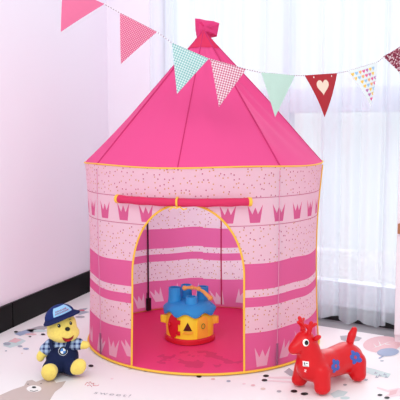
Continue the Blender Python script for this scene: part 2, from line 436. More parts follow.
# fabric print, driven by angle and height
LIGHT, PALE, DARK, LINE = lin((255, 238, 245)), lin((255, 238, 245)), lin((242, 122, 180)), lin((212, 146, 172))
m, nt, b, out = new_mat('castle_print_fabric')
u, v = uv_xy(); th = (u - .5) * 360.0; arc = th * (pi / 180 * RW)
wav = .003 * (th * .115).sin() + .002 * (th * .23 + 1.0).sin()
vw = v + wav
vec = comb(arc, v)
dist, c1, c2 = voronoi(vec, 48)
dots = dist.lt(.135) * c1.gt(.2)
dotc = cmix(c2.gt(.45), lin((196, 120, 150)), cmix(c2.gt(.25), lin((130, 84, 100)), lin((226, 184, 120))))
dotted = cmix(dots, LIGHT, dotc)
band = (vw.gt(.328) * vw.lt(.43)) + (vw.gt(.26) * vw.lt(.298)) + vw.lt(.158)
col = cmix(band.mn(1.0), dotted, DARK)
crownband = v.gt(.577) * v.lt(.684)
col = cmix(crownband, col, PALE)
line = (v - .577).abs().lt(.0017) + (v - .684).abs().lt(.0017)
col = cmix(line.mn(1.0), col, LINE)
def crown(cell_deg, off, base, sc, skew=0):
    g = (th - off) / cell_deg; idx = (g + .5).floor()
    zz = (v - base)
    if skew:
        zz = zz - .022 * (idx * 5.3).sin()
    zz = zz / sc
    x = (g - idx) * (cell_deg * pi / 180 * RW) / sc
    if skew: x = x + zz * (.5 * (idx * 7.9).sin())
    a = x.abs(); edge = .016 + .16 * zz
    top = (.046 - a * 2.3).mx(.054 - (edge - a) * 2.6).mx(.025)
    return zz.gt(0) * zz.lt(top) * a.lt(edge)
col = cmix(crown(12.0, -2.0, .588, 1.3), col, lin((232, 118, 170)))
col = cmix(crown(12.0, 2.0, .040, 1.45, 1), col, lin((250, 206, 226)))
M_print = fabric(m, nt, b, out, col, .55)
M_roof = fab_mat('roof_nylon', (240, 86, 152), .30)
M_roofdark = fab_mat('seam_nylon', (206, 44, 110), .1)
M_tip = fab_mat('tip_nylon', (226, 48, 96), .15)
M_red = fab_mat('roll_nylon', (220, 50, 98), .12)
M_yel = mat('yellow_binding', (244, 190, 62), .6)
M_pole = mat('black_pole', (24, 20, 24), .4)
M_pocket_shade = mat('pocket_shade_plum', (150, 84, 116), .6); M_pole_shade = mat('pole_shade_pink', (222, 140, 172), .7)  # shadow tones for pole and pocket showing through the wall
# wall mesh
mb = MB(); cols = []
thl = [-180 + 1.5 * i for i in range(241)]
dl = [DC + DH * cos(pi * (1 - i / 48)) for i in range(49)]; dl[0], dl[-1] = DC - DH, DC + DH
left = [t for t in thl if t < DC - DH - .3] + [DC - DH]; right = [DC + DH] + [t for t in thl if t > DC + DH + .3]
NZ = 28
def strip(ths, lowf):
    base = len(mb.v)
    for t in ths:
        lo = lowf(t)
        for k in range(NZ + 1):
            z = lo + (HW - lo) * k / NZ
            mb.uv[len(mb.v)] = (t / 360 + .5, z); mb.v.append(tuple(wpt(t, z)))
    for i in range(len(ths) - 1):
        for k in range(NZ):
            q = base + i * (NZ + 1) + k; mb.f.append((q, q + NZ + 1, q + NZ + 2, q + 1)); mb.m.append(0)
strip(left, lambda t: 0.004); strip(dl, arch); strip(right, lambda t: 0.004)
mb.build('wall_fabric', M_print, tent)
# roof: eight gores meeting at the tip
APEX = 1.372; mb = MB(); N1, N2 = 192, 30; SEAM = -56
def roofpt(t, s, out=0):
    r0 = RW + .007; ph = ((t - SEAM) % 45) / 45
    sag = sin(pi * ph) ; amp = .022 + (.030 if 34 < t < 124 else 0)
    r = r0 * (1 - s) - amp * sag * sin(pi * s) ** .9 + .006 * (1 - s) * 0 + .004 * sin(R(t) * 23 + s * 3) * sin(pi * s) * (1.6 if 34 < t < 124 else .4)
    r = max(r, .004) + out
    return Vector((r * sin(R(t)), -r * cos(R(t)), HW + (APEX - HW) * s))
vs = []
for j in range(N2 + 1):
    for i in range(N1): vs.append(roofpt(-180 + 360 * i / N1, j / N2))
fs = [(j*N1+i, j*N1+(i+1) % N1, (j+1)*N1+(i+1) % N1, (j+1)*N1+i) for j in range(N2) for i in range(N1)]
mb.add(vs, fs); roof = mb.build('roof', M_roof, tent)
for k in range(8):
    t = SEAM + 45 * k; t = t - 360 if t > 180 else t
    mb = MB(); mb.tube([roofpt(t, s / 12, .0005) for s in range(13)], .0022 if k % 2 else .0034, 6); mb.build('roof_seam', M_roofdark, roof)
mb = MB(); vs = []
for j in range(7):
    s = 1 - .135 * (1 - j / 6)
    for i in range(48): vs.append(roofpt(-180 + 7.5 * i, s, .004))
mb.add(vs, [(j*48+i, j*48+(i+1) % 48, (j+1)*48+(i+1) % 48, (j+1)*48+i) for j in range(6) for i in range(48)])
tip = mb.build('roof_tip', M_tip, roof)
# flared cloth knot on the tip
px = [(195, 19), (200, 19.2), (206, 20.6), (213, 21.6), (219.5, 23.4), (218.4, 29), (217, 36.4), (211, 37.4), (208, 39.4), (204, 42), (199, 44), (197, 39), (195.4, 30)]
mb = MB(); n = len(px); cc = Vector((0, 0, 0)); rim = [at(x, y, .02) - TC for x, y in px]
for p in rim: cc += p / n
vs = []
for dep, k in ((-.030, .30), (-.026, .68), (-.010, 1.0), (.016, 1.0), (.032, .68), (.036, .30)):
    for i, p in enumerate(rim):
        q = cc + (p - cc) * k; q.y = .045 + dep + .006 * sin(i * 2.4 + k * 4); vs.append(q)
fs = [(j*n+i, j*n+(i+1) % n, (j+1)*n+(i+1) % n, (j+1)*n+i) for j in range(5) for i in range(n)] + [tuple(range(n)), tuple(range(5*n, 6*n))]
mb.add(vs, fs); o = mb.build('knot', fab_mat('knot_nylon', (232, 62, 128), .15), tent)
# bindings
circ = [(-180 + 2.5 * i) for i in range(144)]
mb = MB(); mb.tube([Vector(((RW + .007) * sin(R(t)), -(RW + .007) * cos(R(t)), HW + .001 + .003 * sin(R(t * 5)))) for t in circ], .0032, 6, True); mb.build('eave_binding', M_yel, tent)
mb = MB(); mb.tube([Vector(((RW + .004) * sin(R(t)), -(RW + .004) * cos(R(t)), .006)) for t in circ], .0048, 6, True); mb.build('base_binding', M_yel, tent)
pts = [wpt(DC - DH, z, .001) for z in [.01 + .365 * i / 14 for i in range(14)]] + [wpt(t, arch(t), .001) for t in dl] + [wpt(DC + DH, z, .001) for z in [.375 - .365 * i / 14 for i in range(1, 15)]]
mb = MB(); mb.tube(pts, .0042, 6); mb.build('door_binding', M_yel, tent)
mb = MB(); mb.tube([wpt(79, z, .003) for z in [.02 + .77 * i / 24 for i in range(25)]], .003, 6); mb.build('side_binding', M_yel, tent)
mb = MB(); mb.tube([wpt(169, z, -.006) for z in [.02 + .77 * i / 24 for i in range(25)]], .004, 6); mb.build('back_seam', M_roofdark, tent)
for t in POLES:
    mb = MB(); mb.tube([wpt(t, z, -.012) for z in [.012 + .775 * i / 12 for i in range(13)]], .0042, 8)
    po = mb.build('pole', M_pole, tent)
    mb = MB(); a = wpt(t, 0, -.013); Mx = Matrix.Translation((a.x, a.y, 0)) @ Matrix.Rotation(R(t), 4, 'Z')
    mb.box((-.013, -.007, .010), (.013, .007, .075), Mx); mb.build('pole_pocket', M_pole, po, bevel=.002)
    mb = MB(); mb.tube([wpt(t, z, .0005) for z in [.10 + .685 * i / 12 for i in range(13)]], .0016, 6); mb.build('pole_shade_strip', M_pole_shade, tent)  # outer strip coloured as the pole's shadow through the fabric
    mb = MB(); mb.tube([wpt(t, z, .0008) for z in [.012, .05, .10]], .0045, 6); mb.build('pocket_shade_patch', M_pocket_shade, tent)  # outer patch coloured as the pocket's shade through the fabric
# tent floor with a faint castle print
m, nt, b, out = new_mat('tent_floor_nylon')
tc = nt.nodes.new('ShaderNodeTexCoord'); nz = noise_tex(tc.outputs['Object'], 14, 3)
sx = nt.nodes.new('ShaderNodeSeparateXYZ'); nt.links.new(tc.outputs['Object'], sx.inputs[0])
px_, py_ = X(sx.outputs[0]) + .02, (X(sx.outputs[1]) + .335) * 1.7
msk = (px_ * px_ + py_ * py_).lt(.034) * nz.gt(.53) * .45
nt.links.new(cmix(msk, lin((236, 60, 124)), lin((184, 40, 92))).k, b.inputs['Base Color']); b.inputs['Roughness'].default_value = .55
mb = MB(); mb.lathe([(.001, .0045), (.2, .0055), (.4, .0045), (RW - .002, .004)], 96, caps=False); mb.build('tent_floor', m, tent)
# rolled door flap tied above the arch
r0, r1 = -39.5, 19.2
rp = [wpt(r0 + (r1 - r0) * i / 30, .674 - .003 * sin(pi * i / 30) - .002 * i / 30, .018) for i in range(31)]
mb = MB(); mb.tube(rp, [.0152 + .0012 * sin(i * 1.3) for i in range(31)], 14); roll = mb.build('rolled_door_flap', M_red, tent)
for i in (0, 29): 
    mb = MB(); mb.tube([rp[i].lerp(rp[i + 1], .0 if not i else .3), rp[i].lerp(rp[i + 1], .7 if not i else 1)], .0172, 14); mb.build('roll_binding', M_yel, roll)
mb = MB(); tw = wpt(-11, .672, .018); Mx = Matrix.Translation(tw) @ Matrix.Rotation(R(-11), 4, 'Z') @ Matrix.Rotation(R(90), 4, 'Y')
mb.tube([Mx @ Vector((.0175 * cos(a), .0175 * sin(a), 0)) for a in [2 * pi * i / 20 for i in range(20)]], .004, 6, True)
b0 = wpt(-11, .650, .034); tb = Vector((cos(R(-11)), sin(R(-11)), 0))
mb.tube([b0, b0 + tb * .012 + Vector((0, 0, .006)), b0 + tb * .026 + Vector((0, 0, -.004)), b0 + tb * .04], .003, 6)
mb.tube([b0, b0 - tb * .014 + Vector((0, 0, .004)), b0 - tb * .028 + Vector((0, 0, -.006))], .003, 6)
mb.build('tie', M_yel, roll)

# ================================================================ bunting
bun = empty('pennant_bunting', at(200, 60, -.56)); tag(bun, 'string of patterned paper pennants hung across the room in front of the tent', 'bunting')
B0 = bun.location.copy()
yy = lambda x: -.56 if x < 300 else -.56 + .37 * ((x - 300) / 115.0)
sp = [(-106, -92), (40, -18), (66, -9), (104, 4), (120, 13), (157, 32), (172, 43), (208, 58.5), (247, 69.5), (261, 72.5), (295, 75.6), (305, 75.6), (337, 73.3), (348, 71), (377, 62.3), (384, 57), (405, 44), (416, 35)]
cordp = [at(x, y, yy(x)) - B0 for x, y in sp]
mb = MB(); mb.tube(cordp, .0016, 6); 
m, nt, b, out = new_mat('twisted_cord'); tc = nt.nodes.new('ShaderNodeTexCoord'); sx = nt.nodes.new('ShaderNodeSeparateXYZ'); nt.links.new(tc.outputs['Object'], sx.inputs[0])
nt.links.new(cmix((X(sx.outputs[0]) * 700.0).sin().gt(0), lin((236, 228, 230)), lin((150, 120, 128))).k, b.inputs['Base Color'])
mb.build('cord', m, bun)
def pat_mat(name, kind, base, c2, sc=1.0):
    m, nt, b, out = new_mat(name); x, y = uv_xy(); x, y = x * sc, y * sc
    bc, cc = lin(base), lin(c2)
    fr = lambda q: X.op('FRACT', q)
    if kind == 'dots':
        f1 = (fr(x * 165.0) - .5); f2 = (fr(y * 165.0) - .5); k = (f1 * f1 + f2 * f2).lt(.07); col = cmix(k, bc, cc)
    elif kind == 'gingham':
        a = fr(x * 115.0).gt(.5); c = fr(y * 115.0).gt(.5); col = cmix((a + c) * .5, bc, cc)
    elif kind == 'flecks':
        d, q1, q2 = voronoi(comb(x, y), 130); col = cmix(d.lt(.42) * q1.gt(.25), bc, cmix(q2.gt(.5), cc, lin((214, 150, 160))))
    else: col = cmix(0.0, bc, cc)
    return fabric(m, nt, b, out, col, .3)
def pennant(tl, tr, tp, m, label, extra=None):
    A, B, T = (at(*tl, yy(tl[0])) - B0, at(*tr, yy(tr[0])) - B0, at(*tp, yy(tp[0])) - B0)
    xd = (B - A).normalized(); nn = xd.cross(T - A).normalized(); nn = nn if nn.y < 0 else -nn
    zd = nn.cross(xd); zd = zd if zd.z > 0 else -zd
    mb = MB(); nt_ = 8; vs = []
    for side in (0, 1):
        for i in range(nt_ + 1):                       # rows from the hem down to the tip, slightly curled
            t = i / nt_
            for j in range(5):
                p = (A.lerp(T, t)).lerp(B.lerp(T, t), j / 4)
                bow = .006 * sin(pi * j / 4) * (1 - t) + .008 * sin(pi * t * .9)
                mb.uv[len(vs)] = ((p - A).dot(xd), (p - A).dot(zd)); vs.append(p + nn * (bow + (0 if side else .0012)))
    K = (nt_ + 1) * 5; fs = []
    for i in range(nt_):
        for j in range(4):
            q = i * 5 + j; fs += [(q, q + 5, q + 6, q + 1), (K + q, K + q + 1, K + q + 6, K + q + 5)]
    for j in range(4): fs.append((j, j + 1, K + j + 1, K + j))
    for i in range(nt_): fs += [(i*5, K + i*5, K + i*5 + 5, i*5 + 5), (i*5 + 4, i*5 + 9, K + i*5 + 9, K + i*5 + 4)]
    mb.add(vs, fs); uvs = dict(mb.uv)
    mats = [m]
    fr = Matrix.Translation((A + B + T) / 3) @ Matrix((xd, zd, nn)).transposed().to_4x4()
    bv = BVHTree.FromPolygons([Vector(v) for v in mb.v], mb.f)
    o = mb.build('pennant', m, bun, smooth=False); o['label'] = label
    if extra: extra(o, fr, bv, (B - A).length)
    return o
pennant((63, -14), (104.5, 4), (61, 32), fab_mat('flag_rose', (238, 128, 168), .3), 'plain pink pennant at the left end')
pennant((120, 13), (157, 32), (121, 64), pat_mat('flag_polka', 'dots', (228, 104, 148), (250, 220, 230)), 'pink pennant with white polka dots')
pennant((172, 43), (208.5, 59), (177, 94), pat_mat('flag_teal', 'gingham', (238, 246, 244), (128, 196, 192)), 'teal gingham pennant')
pennant((210.5, 59.5), (246, 69.4), (219, 107), pat_mat('flag_gingham', 'gingham', (252, 240, 244), (206, 84, 128)), 'pink gingham pennant')
pennant((261, 72.4), (295, 75.6), (275, 117), fab_mat('flag_mint', (204, 228, 216), .3), 'plain mint pennant')
def big_heart(o, fr, bv, wdt):
    mb = MB(); decal(mb, bv, fr, [heart(-.006, .008, .032, 30)], .0008); mb.build('heart', mat('cream_paper', (246, 216, 196), .8), o)
    mb = MB(); me_ = mat('eyelet_white', (250, 240, 240), .5)
    for sx in (-1, 1):
        mb = MB(); decal(mb, bv, fr, [ell(sx * .048, .044, .003, .003, 10)], .0009, 1); mb.build('eyelet', me_, o)
pennant((304.5, 75.4), (337, 73.2), (324, 117), mat('flag_red', (176, 32, 44), .7), 'dark red pennant with a cream heart', big_heart)
def little_hearts(o, fr, bv, wdt):
    fi = fr.inverted(); tri = [fi @ (at(*q, yy(q[0])) - B0) for q in ((348, 71), (377, 62.3), (370, 106))]
    def inside(x, y, tr):
        for i in range(3):
            p, q, r = tr[i], tr[(i + 1) % 3], tr[(i + 2) % 3]
            e = Vector((q.x - p.x, q.y - p.y)); L = e.length
            f_ = lambda X_, Y_: (e.x * (Y_ - p.y) - e.y * (X_ - p.x)) / L
            if f_(x, y) * (1 if f_(r.x, r.y) > 0 else -1) < .006: return False
        return True
    colz = [(250, 200, 90), (232, 96, 150), (160, 200, 230), (196, 120, 180), (246, 176, 120)]
    for ci, c in enumerate(colz):
        mb = MB(); ps = []
        for r in range(9):
            y = .055 - .019 * r; half = (wdt / 2) * (1 - (.052 - y) / .145) - .006
            for k in range(-6, 7):
                x = k * .0195 + (.0095 if r % 2 else 0)
                if inside(x, y, o['_tri'] if False else tri) and (k * 2 + r * 3) % 5 == ci: ps.append(heart(x, y, .0082, 14))
        if ps: decal(mb, bv, fr, ps, .0006, 1); q = mb.build('heart_print', mat('heart_colour', c, .7), o); q['kind'] = 'stuff'
pennant((348, 71), (377, 62.3), (370, 106), mat('flag_white', (234, 238, 238), .7), 'white pennant printed with small coloured hearts', little_hearts)
pennant((383, 56.5), (413, 38), (412, 88), pat_mat('flag_maroon', 'flecks', (150, 52, 78), (246, 226, 230)), 'maroon pennant with pale flecks at the right end')

# ================================================================ shape-sorter castle in the tent
toy = empty('shape_sorter_castle', (-.046, -.072, .008), R(-4)); tag(toy, 'yellow plastic shape sorter castle with a blue roof inside the tent', 'toy castle')
Y_p = mat('plastic_yellow', (255, 232, 60), .35, .25); B_p = mat('plastic_blue', (52, 160, 228), .4, .25); R_p = mat('plastic_red', (214, 32, 48), .35, .5)
O_p = mat('plastic_orange', (252, 196, 62), .4, .5); K_p = mat('hole_dark', (84, 24, 20), .8); T_p = mat('plastic_tan', (238, 176, 92), .45); G_p = mat('plastic_green', (92, 150, 50), .5)
def sq(a, n=3.2): return (abs(cos(a)) ** n + abs(sin(a)) ** n) ** (-1 / n)      # rounded-square outline
q0 = R(22)
def octr(a, j=0): return .985 + .03 * cos(4 * a)
mb = MB(); mb.lathe([(.106, 0), (.112, .004), (.112, .020), (.106, .026)], 64, rfun=octr); mb.build('base', R_p, toy)
mb = MB(); mb.lathe([(.104, .024), (.106, .08), (.102, .125), (.096, .15)], 64, rfun=octr); body = mb.build('body', Y_p, toy)
tbv = BVHTree.FromPolygons([Vector(v) for v in mb.v], mb.f)
def face(ang, z): # frame looking at the toy body from direction ang (0 = front)
    n_ = Vector((sin(R(ang)), -cos(R(ang)), 0)); xd = Vector((cos(R(ang)), sin(R(ang)), 0))
    return Matrix.Translation(n_ * .10 + Vector((0, 0, z))) @ Matrix((xd, Vector((0, 0, 1)), n_)).transposed().to_4x4()
def raised(name, m, ang, z, poly, lift, parent):
    mb = MB(); decal(mb, tbv, face(ang, z), [poly], lift, 5)
    K = len(mb.v); n = K // 6
    d2 = MB(); decal(d2, tbv, face(ang, z), [poly], -.002, 5)
    mb.add(d2.v, d2.f); r = 5 * n
    mb.f += [(r + i, r + (i+1) % n, K + r + (i+1) % n, K + r + i) for i in range(n)]; mb.m += [0] * n
    return mb.build(name, m, parent)
dr = raised('door', R_p, -41, .078, ell(0, 0, .030, .052, 24), .006, toy)
mb = MB(); Mx = face(-41, .078); mb.ball(Mx @ Vector((-.012, .008, .013)), .007); mb.build('knob', R_p, dr)
for z in (.052, .10): raised('hinge', R_p, -22, z, [(-.007, -.009), (.007, -.009), (.007, .009), (-.007, .009)], .006, dr)
tr_ = raised('triangle_hole', K_p, 0, .083, [(-.019, -.017), (.019, -.017), (0, .020)], .002, body)
raised('ledge', O_p, 0, .06, [(-.022, -.006), (.018, -.006), (.022, .004), (-.014, .004)], .008, body)
d2 = raised('door', O_p, 38, .078, [(-.026, -.05), (.026, -.05), (.026, .02)] + [(.026 * cos(a), .022 + .026 * sin(a)) for a in [pi * i / 10 for i in range(1, 10)]] + [(-.026, .02)], .006, toy); d2['label'] = 'orange arched door'
mb = MB(); Mx = face(38, .078); mb.tube([Mx @ Vector((-.004 + .009 * cos(a), .006 + .011 * sin(a), .0135)) for a in [2 * pi * i / 16 for i in range(16)]], .0016, 6, True); mb.build('keyhole_ring', G_p, d2)
for sx in (-1, 1):
    mb = MB(); mb.box((sx * .098 - .018, -.022, .075), (sx * .098 + .018, .002, .112)); mb.tube([(sx * .12, -.012, .078), (sx * .12, -.012, .11)], .011, 12); mb.build('side_lug', O_p if sx > 0 else Y_p, toy, bevel=.003)
# roof with a scalloped eave and four round turrets
mb = MB(); n = 96; vs = []
prof = [(.096, .136), (.115, .131), (.117, .140), (.110, .154), (.094, .168), (.076, .176), (.0, .178)]
for j, (r, z) in enumerate(prof):
    for i in range(n):
        a = 2 * pi * i / n; wv = (.009 * cos(8 * a + .6)) if j < 3 else .003 * cos(8 * a + .6) if j == 3 else 0
        vs.append((max(r, .0005) * octr(a) * cos(a), max(r, .0005) * octr(a) * sin(a), z + wv))
mb.add(vs, [(j*n+i, j*n+(i+1) % n, (j+1)*n+(i+1) % n, (j+1)*n+i) for j in range(len(prof) - 1) for i in range(n)]); rf = mb.build('roof', B_p, toy)
for (x, y, z1, r) in ((-.066, -.008, .236, .028), (-.020, .055, .234, .025), (.012, -.050, .205, .026), (.056, .034, .232, .026)):
    mb = MB(); mb.lathe([(r * 1.15, .165), (r * 1.02, .20), (r, z1 - .004), (r * .97, z1), (r * .74, z1), (r * .72, z1 - .02), (.001, z1 - .022)], 28, Matrix.Translation((x, y, 0)), caps=False); mb.build('turret', B_p, rf)
# the ring of keys lies over the turrets
keyt = empty('toy_keys', (-.056, -.092, .211), R(0)); tag(keyt, 'tan plastic toy keys lying across the blue turrets of the toy castle', 'toy keys')
mb = MB(); mb.tube([(-.012, -.005, .034), (.01, -.012, .038), (.03, -.010, .036), (.05, -.006, .030)], .007, 8); mb.ball((-.012, -.005, .034), .011); mb.ball((.02, -.012, .038), .010); mb.build('key', T_p, keyt)
mb = MB(); mb.tube([(.05, -.006, .030), (.072, -.016, .020), (.100, -.030, -.004)], [.006, .008, .010], 8); mb.ball((.05, -.006, .031), .011); mb.ball((.101, -.031, -.005), .012); mb.build('key', T_p, keyt)

# ================================================================ bouncy deer
deer = empty('inflatable_deer', (.472, -.622, .002), atan2(-.63, -.77)); tag(deer, 'red inflatable bouncy deer toy with blue flowers, standing right of the tent', 'toy deer')
RED = mat('red_vinyl', (212, 14, 24), .28, .32)
mb = MB()
mb.limb((.088, 0, .088), (-.02, 0, .078), .056, .054, 24); mb.limb((-.02, 0, .078), (-.105, 0, .080), .054, .060, 24)
mb.ball((-.13, 0, .076), (.052, .052, .05)); mb.ball((.105, 0, .10), (.045, .048, .055))
HD = Matrix.Translation((.106, 0, .165)) @ Matrix.Rotation(R(-13), 4, 'Z') @ Matrix.Scale(1.06, 4) @ Matrix.Translation((-.106, 0, -.165))
hd = lambda *p: HD @ Vector(p)
mb.limb((.092, 0, .11), hd(.110, 0, .170), .050, .040, 16)
mb.ball(hd(.121, 0, .188), (.040, .038, .037)); mb.limb(hd(.134, 0, .182), hd(.164, 0, .166), .032, .022, 14); mb.ball(hd(.166, 0, .162), (.019, .021, .018))
for sy in (-1, 1):
    mb.limb((.082, sy * .04, .075), (.087, sy * .055, .030), .036, .029, 6); mb.ball((.090, sy * .055, .022), (.032, .030, .024))
    mb.limb((-.122, sy * .036, .07), (-.118, sy * .050, .030), .040, .031, 6); mb.ball((-.116, sy * .051, .022), (.033, .031, .024))
o = mb.build('body', RED, deer)
# close the underside so each hoof meets the mat
dbv = remesh(o, .0045, 18)
zmin = min(v.co.z for v in o.data.vertices)
for v in o.data.vertices: v.co.z -= zmin if v.co.z < .08 else zmin * max(0, (.16 - v.co.z) / .08)
dbv = BVHTree.FromPolygons([v.co.copy() for v in o.data.vertices], [tuple(p.vertices) for p in o.data.polygons])
for sy in (-1, 1):
    mb = MB(); a = hd(.116, sy * .014, .212)
    mb.limb(a, hd(.116, sy * .022, .234), .0100, .009, 6); mb.limb(hd(.116, sy * .022, .234), hd(.120, sy * .034, .258), .009, .0075, 8)
    mb.limb(hd(.116, sy * .023, .234), hd(.134, sy * .020, .248), .0085, .0065, 6); mb.limb(hd(.117, sy * .027, .243), hd(.102, sy * .036, .252), .008, .006, 6)
    an = mb.build('antler', RED, deer); remesh(an, .0028, 4)
    mb = MB(); Mr = Matrix.Rotation(sy * R(50), 4, 'X'); mb.ball(hd(.098, sy * .038, .204), (.011, .009, .020), 16, 10, Matrix.Rotation(-sy * R(55), 4, 'X')); mb.build('ear', RED, deer)
mb = MB(); mb.limb((-.122, 0, .112), (-.132, 0, .142), .015, .015, 8); mb.limb((-.132, 0, .142), (-.140, 0, .160), .015, .0165, 6); mb.limb((-.140, 0, .160), (-.154, 0, .180), .0165, .012, 6); ta = mb.build('tail', RED, deer); remesh(ta, .0035, 5)
def dframe(x, z, dirv, roll=0):
    n_ = Vector(dirv).normalized(); xd = Vector((0, 0, 1)).cross(n_).normalized(); zd = n_.cross(xd)
    return Matrix.Translation((x[0], x[1], z)) @ Matrix((xd, zd, n_)).transposed().to_4x4() @ Matrix.Rotation(roll, 4, 'Z')
W_p = mat('eye_white', (246, 244, 240), .3); E_p = mat('eye_black', (14, 12, 14), .2); FL = mat('flower_blue', (58, 88, 172), .45); FC = mat('flower_centre', (190, 60, 90), .45)
for sy in (-1, 1):
    fr = HD @ dframe((.134, sy * .02), .190, (.35, sy, .12)); mb = MB(); decal(mb, dbv, fr, [ell(0, 0, .0105, .012, 20)], .0012); ey = mb.build('eye', W_p, deer)
    mb = MB(); decal(mb, dbv, fr, [ell(.002, 0, .0066, .0076, 16)], .002); mb.build('pupil', E_p, ey)
    for (x, z, dv, s, rl) in ((.016, .086, (.05, sy, .12), .0125, .3), (-.090, .094, (-.12, sy, .25), .0125, .1)):
        fr = dframe((x, sy * .04), z, dv, rl); mb = MB()
        decal(mb, dbv, fr, [ell(1.25 * s * cos(a), 1.25 * s * sin(a), .85 * s, .80 * s, 14, a) for a in [2 * pi * k / 5 + pi / 2 for k in range(5)]], .001, 3); fo = mb.build('flower', FL, deer)
        mb = MB(); decal(mb, dbv, fr, [ell(0, 0, .5 * s, .5 * s, 12)], .0014, 2); mb.build('flower_centre', FC, fo)
mb = MB(); fr = dframe((.14, .020), .113, (.6, .75, .05)); decal(mb, dbv, fr, [[(-.010, -.008), (.010, -.008), (.010, .010), (-.010, .010)]], .001); lb = mb.build('label', W_p, deer); lb['label'] = 'small white printed sticker'
mb = MB(); decal(mb, dbv, fr, [[(-.006, -.001), (-.002, -.003), (-.003, .006), (-.006, .006)], [(.0, .002), (.006, .002), (.006, .005), (.0, .005)], [(-.007, -.0065), (.007, -.0065), (.007, -.005), (-.007, -.005)]], .0018, 1); mb.build('sticker_print', mat('sticker_ink', (70, 70, 78), .6), lb)
mb = MB(); fr = dframe((.142, .020), .090, (.6, .75, .0)); decal(mb, dbv, fr, [[(-.004, -.005), (.003, -.006), (.002, -.001), (.005, .004), (-.003, .005), (-.002, 0)]], .001, 2); mb.build('mark', mat('mark_pink', (250, 190, 190), .5), deer)
mb = MB(); fr = HD @ dframe((.166, .006), .152, (1, .45, -.25)); decal(mb, dbv, fr, [ell(0, 0, .010, .0028, 12)], .0012, 2); mb.build('mouth', mat('mouth_pink', (246, 170, 160), .5), deer)

# ================================================================ plush bear
bear = empty('plush_bear', (-.535, -.502, 0)); bear.scale = (.94, .94, .94); tag(bear, 'yellow plush bear in navy overalls and blue cap, sitting left of the tent', 'teddy bear')
PL = mat('yellow_plush', (250, 220, 112), .95, .1, noise=.12, nscale=120, bump=.5, bscale=420, sheen=.35)
NV = mat('navy_cloth', (24, 34, 70), .85, .2, bump=.2, bscale=400); LB = mat('light_blue_cloth', (150, 196, 232), .85, .2); NB = mat('cap_blue', (26, 44, 104), .8, .2)
YAW = R(28); HB = Matrix.Translation((.002, 0, .190)) @ Matrix.Rotation(YAW, 4, 'Z') @ Matrix.Rotation(R(-6), 4, 'Y')    # head frame, face along -y
H = lambda x, y, z: HB @ Vector((x, y, z))
mb = MB()
mb.ball((.0, .005, .070), (.062, .054, .066)); mb.ball((.0, .003, .105), (.050, .045, .045))
mb.ball(H(0, 0, .012), (.062, .056, .060)); mb.ball(H(0, -.010, -.016), (.068, .052, .040)); mb.ball(H(.004, -.046, -.002), (.030, .022, .024))
mb.limb((-.045, -.006, .120), (-.079, -.022, .086), .022, .019, 6); mb.ball((-.083, -.026, .078), (.018, .018, .022))
mb.limb((.045, -.004, .122), (.090, -.015, .124), .022, .018, 6); mb.ball((.098, -.016, .124), (.021, .017, .017))
mb.limb((-.03, -.03, .040), (-.034, -.085, .036), .034, .030, 5); mb.ball((-.035, -.094, .036), (.033, .018, .036))
mb.limb((.03, -.02, .040), (.066, -.058, .042), .032, .028, 5); mb.ball((.080, -.066, .050), (.030, .020, .036), 20, 12, Matrix.Rotation(R(28), 4, 'Y'))
o = mb.build('body', PL, bear); bbv = remesh(o, .0045, 7)
zmin = min(v.co.z for v in o.data.vertices)
bear.location.z = .002
for v in o.data.vertices: v.co.z = max(v.co.z, 0.0)
bbv = BVHTree.FromPolygons([v.co.copy() for v in o.data.vertices], [tuple(p.vertices) for p in o.data.polygons])
# overalls, shirt
mb = MB(); mb.ball((0, .004, .068), (.068, .060, .067)); mb.ball((0, .0, .104), (.047, .052, .040))
for sx, e in ((-1, (-.034, -.055, .038)), (1, (.050, -.042, .042))): mb.limb((sx * .03, -.02, .042), e, .038, .037, 5)
ov = mb.build('overalls', NV, bear); obv = remesh(ov, .0045, 5)
for v in ov.data.vertices: v.co.z = max(v.co.z, .001)
m, nt, b, out = new_mat('plaid_shirt'); tc = nt.nodes.new('ShaderNodeTexCoord'); sx_ = nt.nodes.new('ShaderNodeSeparateXYZ'); nt.links.new(tc.outputs['Object'], sx_.inputs[0])
fx = X.op('FRACT', X(sx_.outputs[0]) * 48.0); fz = X.op('FRACT', X(sx_.outputs[2]) * 48.0 + X(sx_.outputs[1]) * 20.0)
k1 = fx.gt(.55); k2 = fz.gt(.55)
nt.links.new(cmix(k1 * .55 + k2 * .45, lin((170, 192, 222)), lin((22, 42, 100))).k, b.inputs['Base Color']); b.inputs['Roughness'].default_value = .85
M_plaid = m
mb = MB(); mb.ball((0, .002, .122), (.052, .047, .030)); mb.limb((-.042, -.004, .122), (-.064, -.014, .104), .027, .026, 5); mb.limb((.042, -.003, .124), (.070, -.010, .126), .027, .025, 5)
sh = mb.build('shirt', M_plaid, bear); remesh(sh, .0045, 4)
for sx in (-1, 1):
    mb = MB(); mb.tube([(sx * .028, -.050, .116), (sx * .034, -.045, .134), (sx * .037, -.030, .147), (sx * .036, 0, .152)], .008, 8); mb.build('strap', NV, ov)
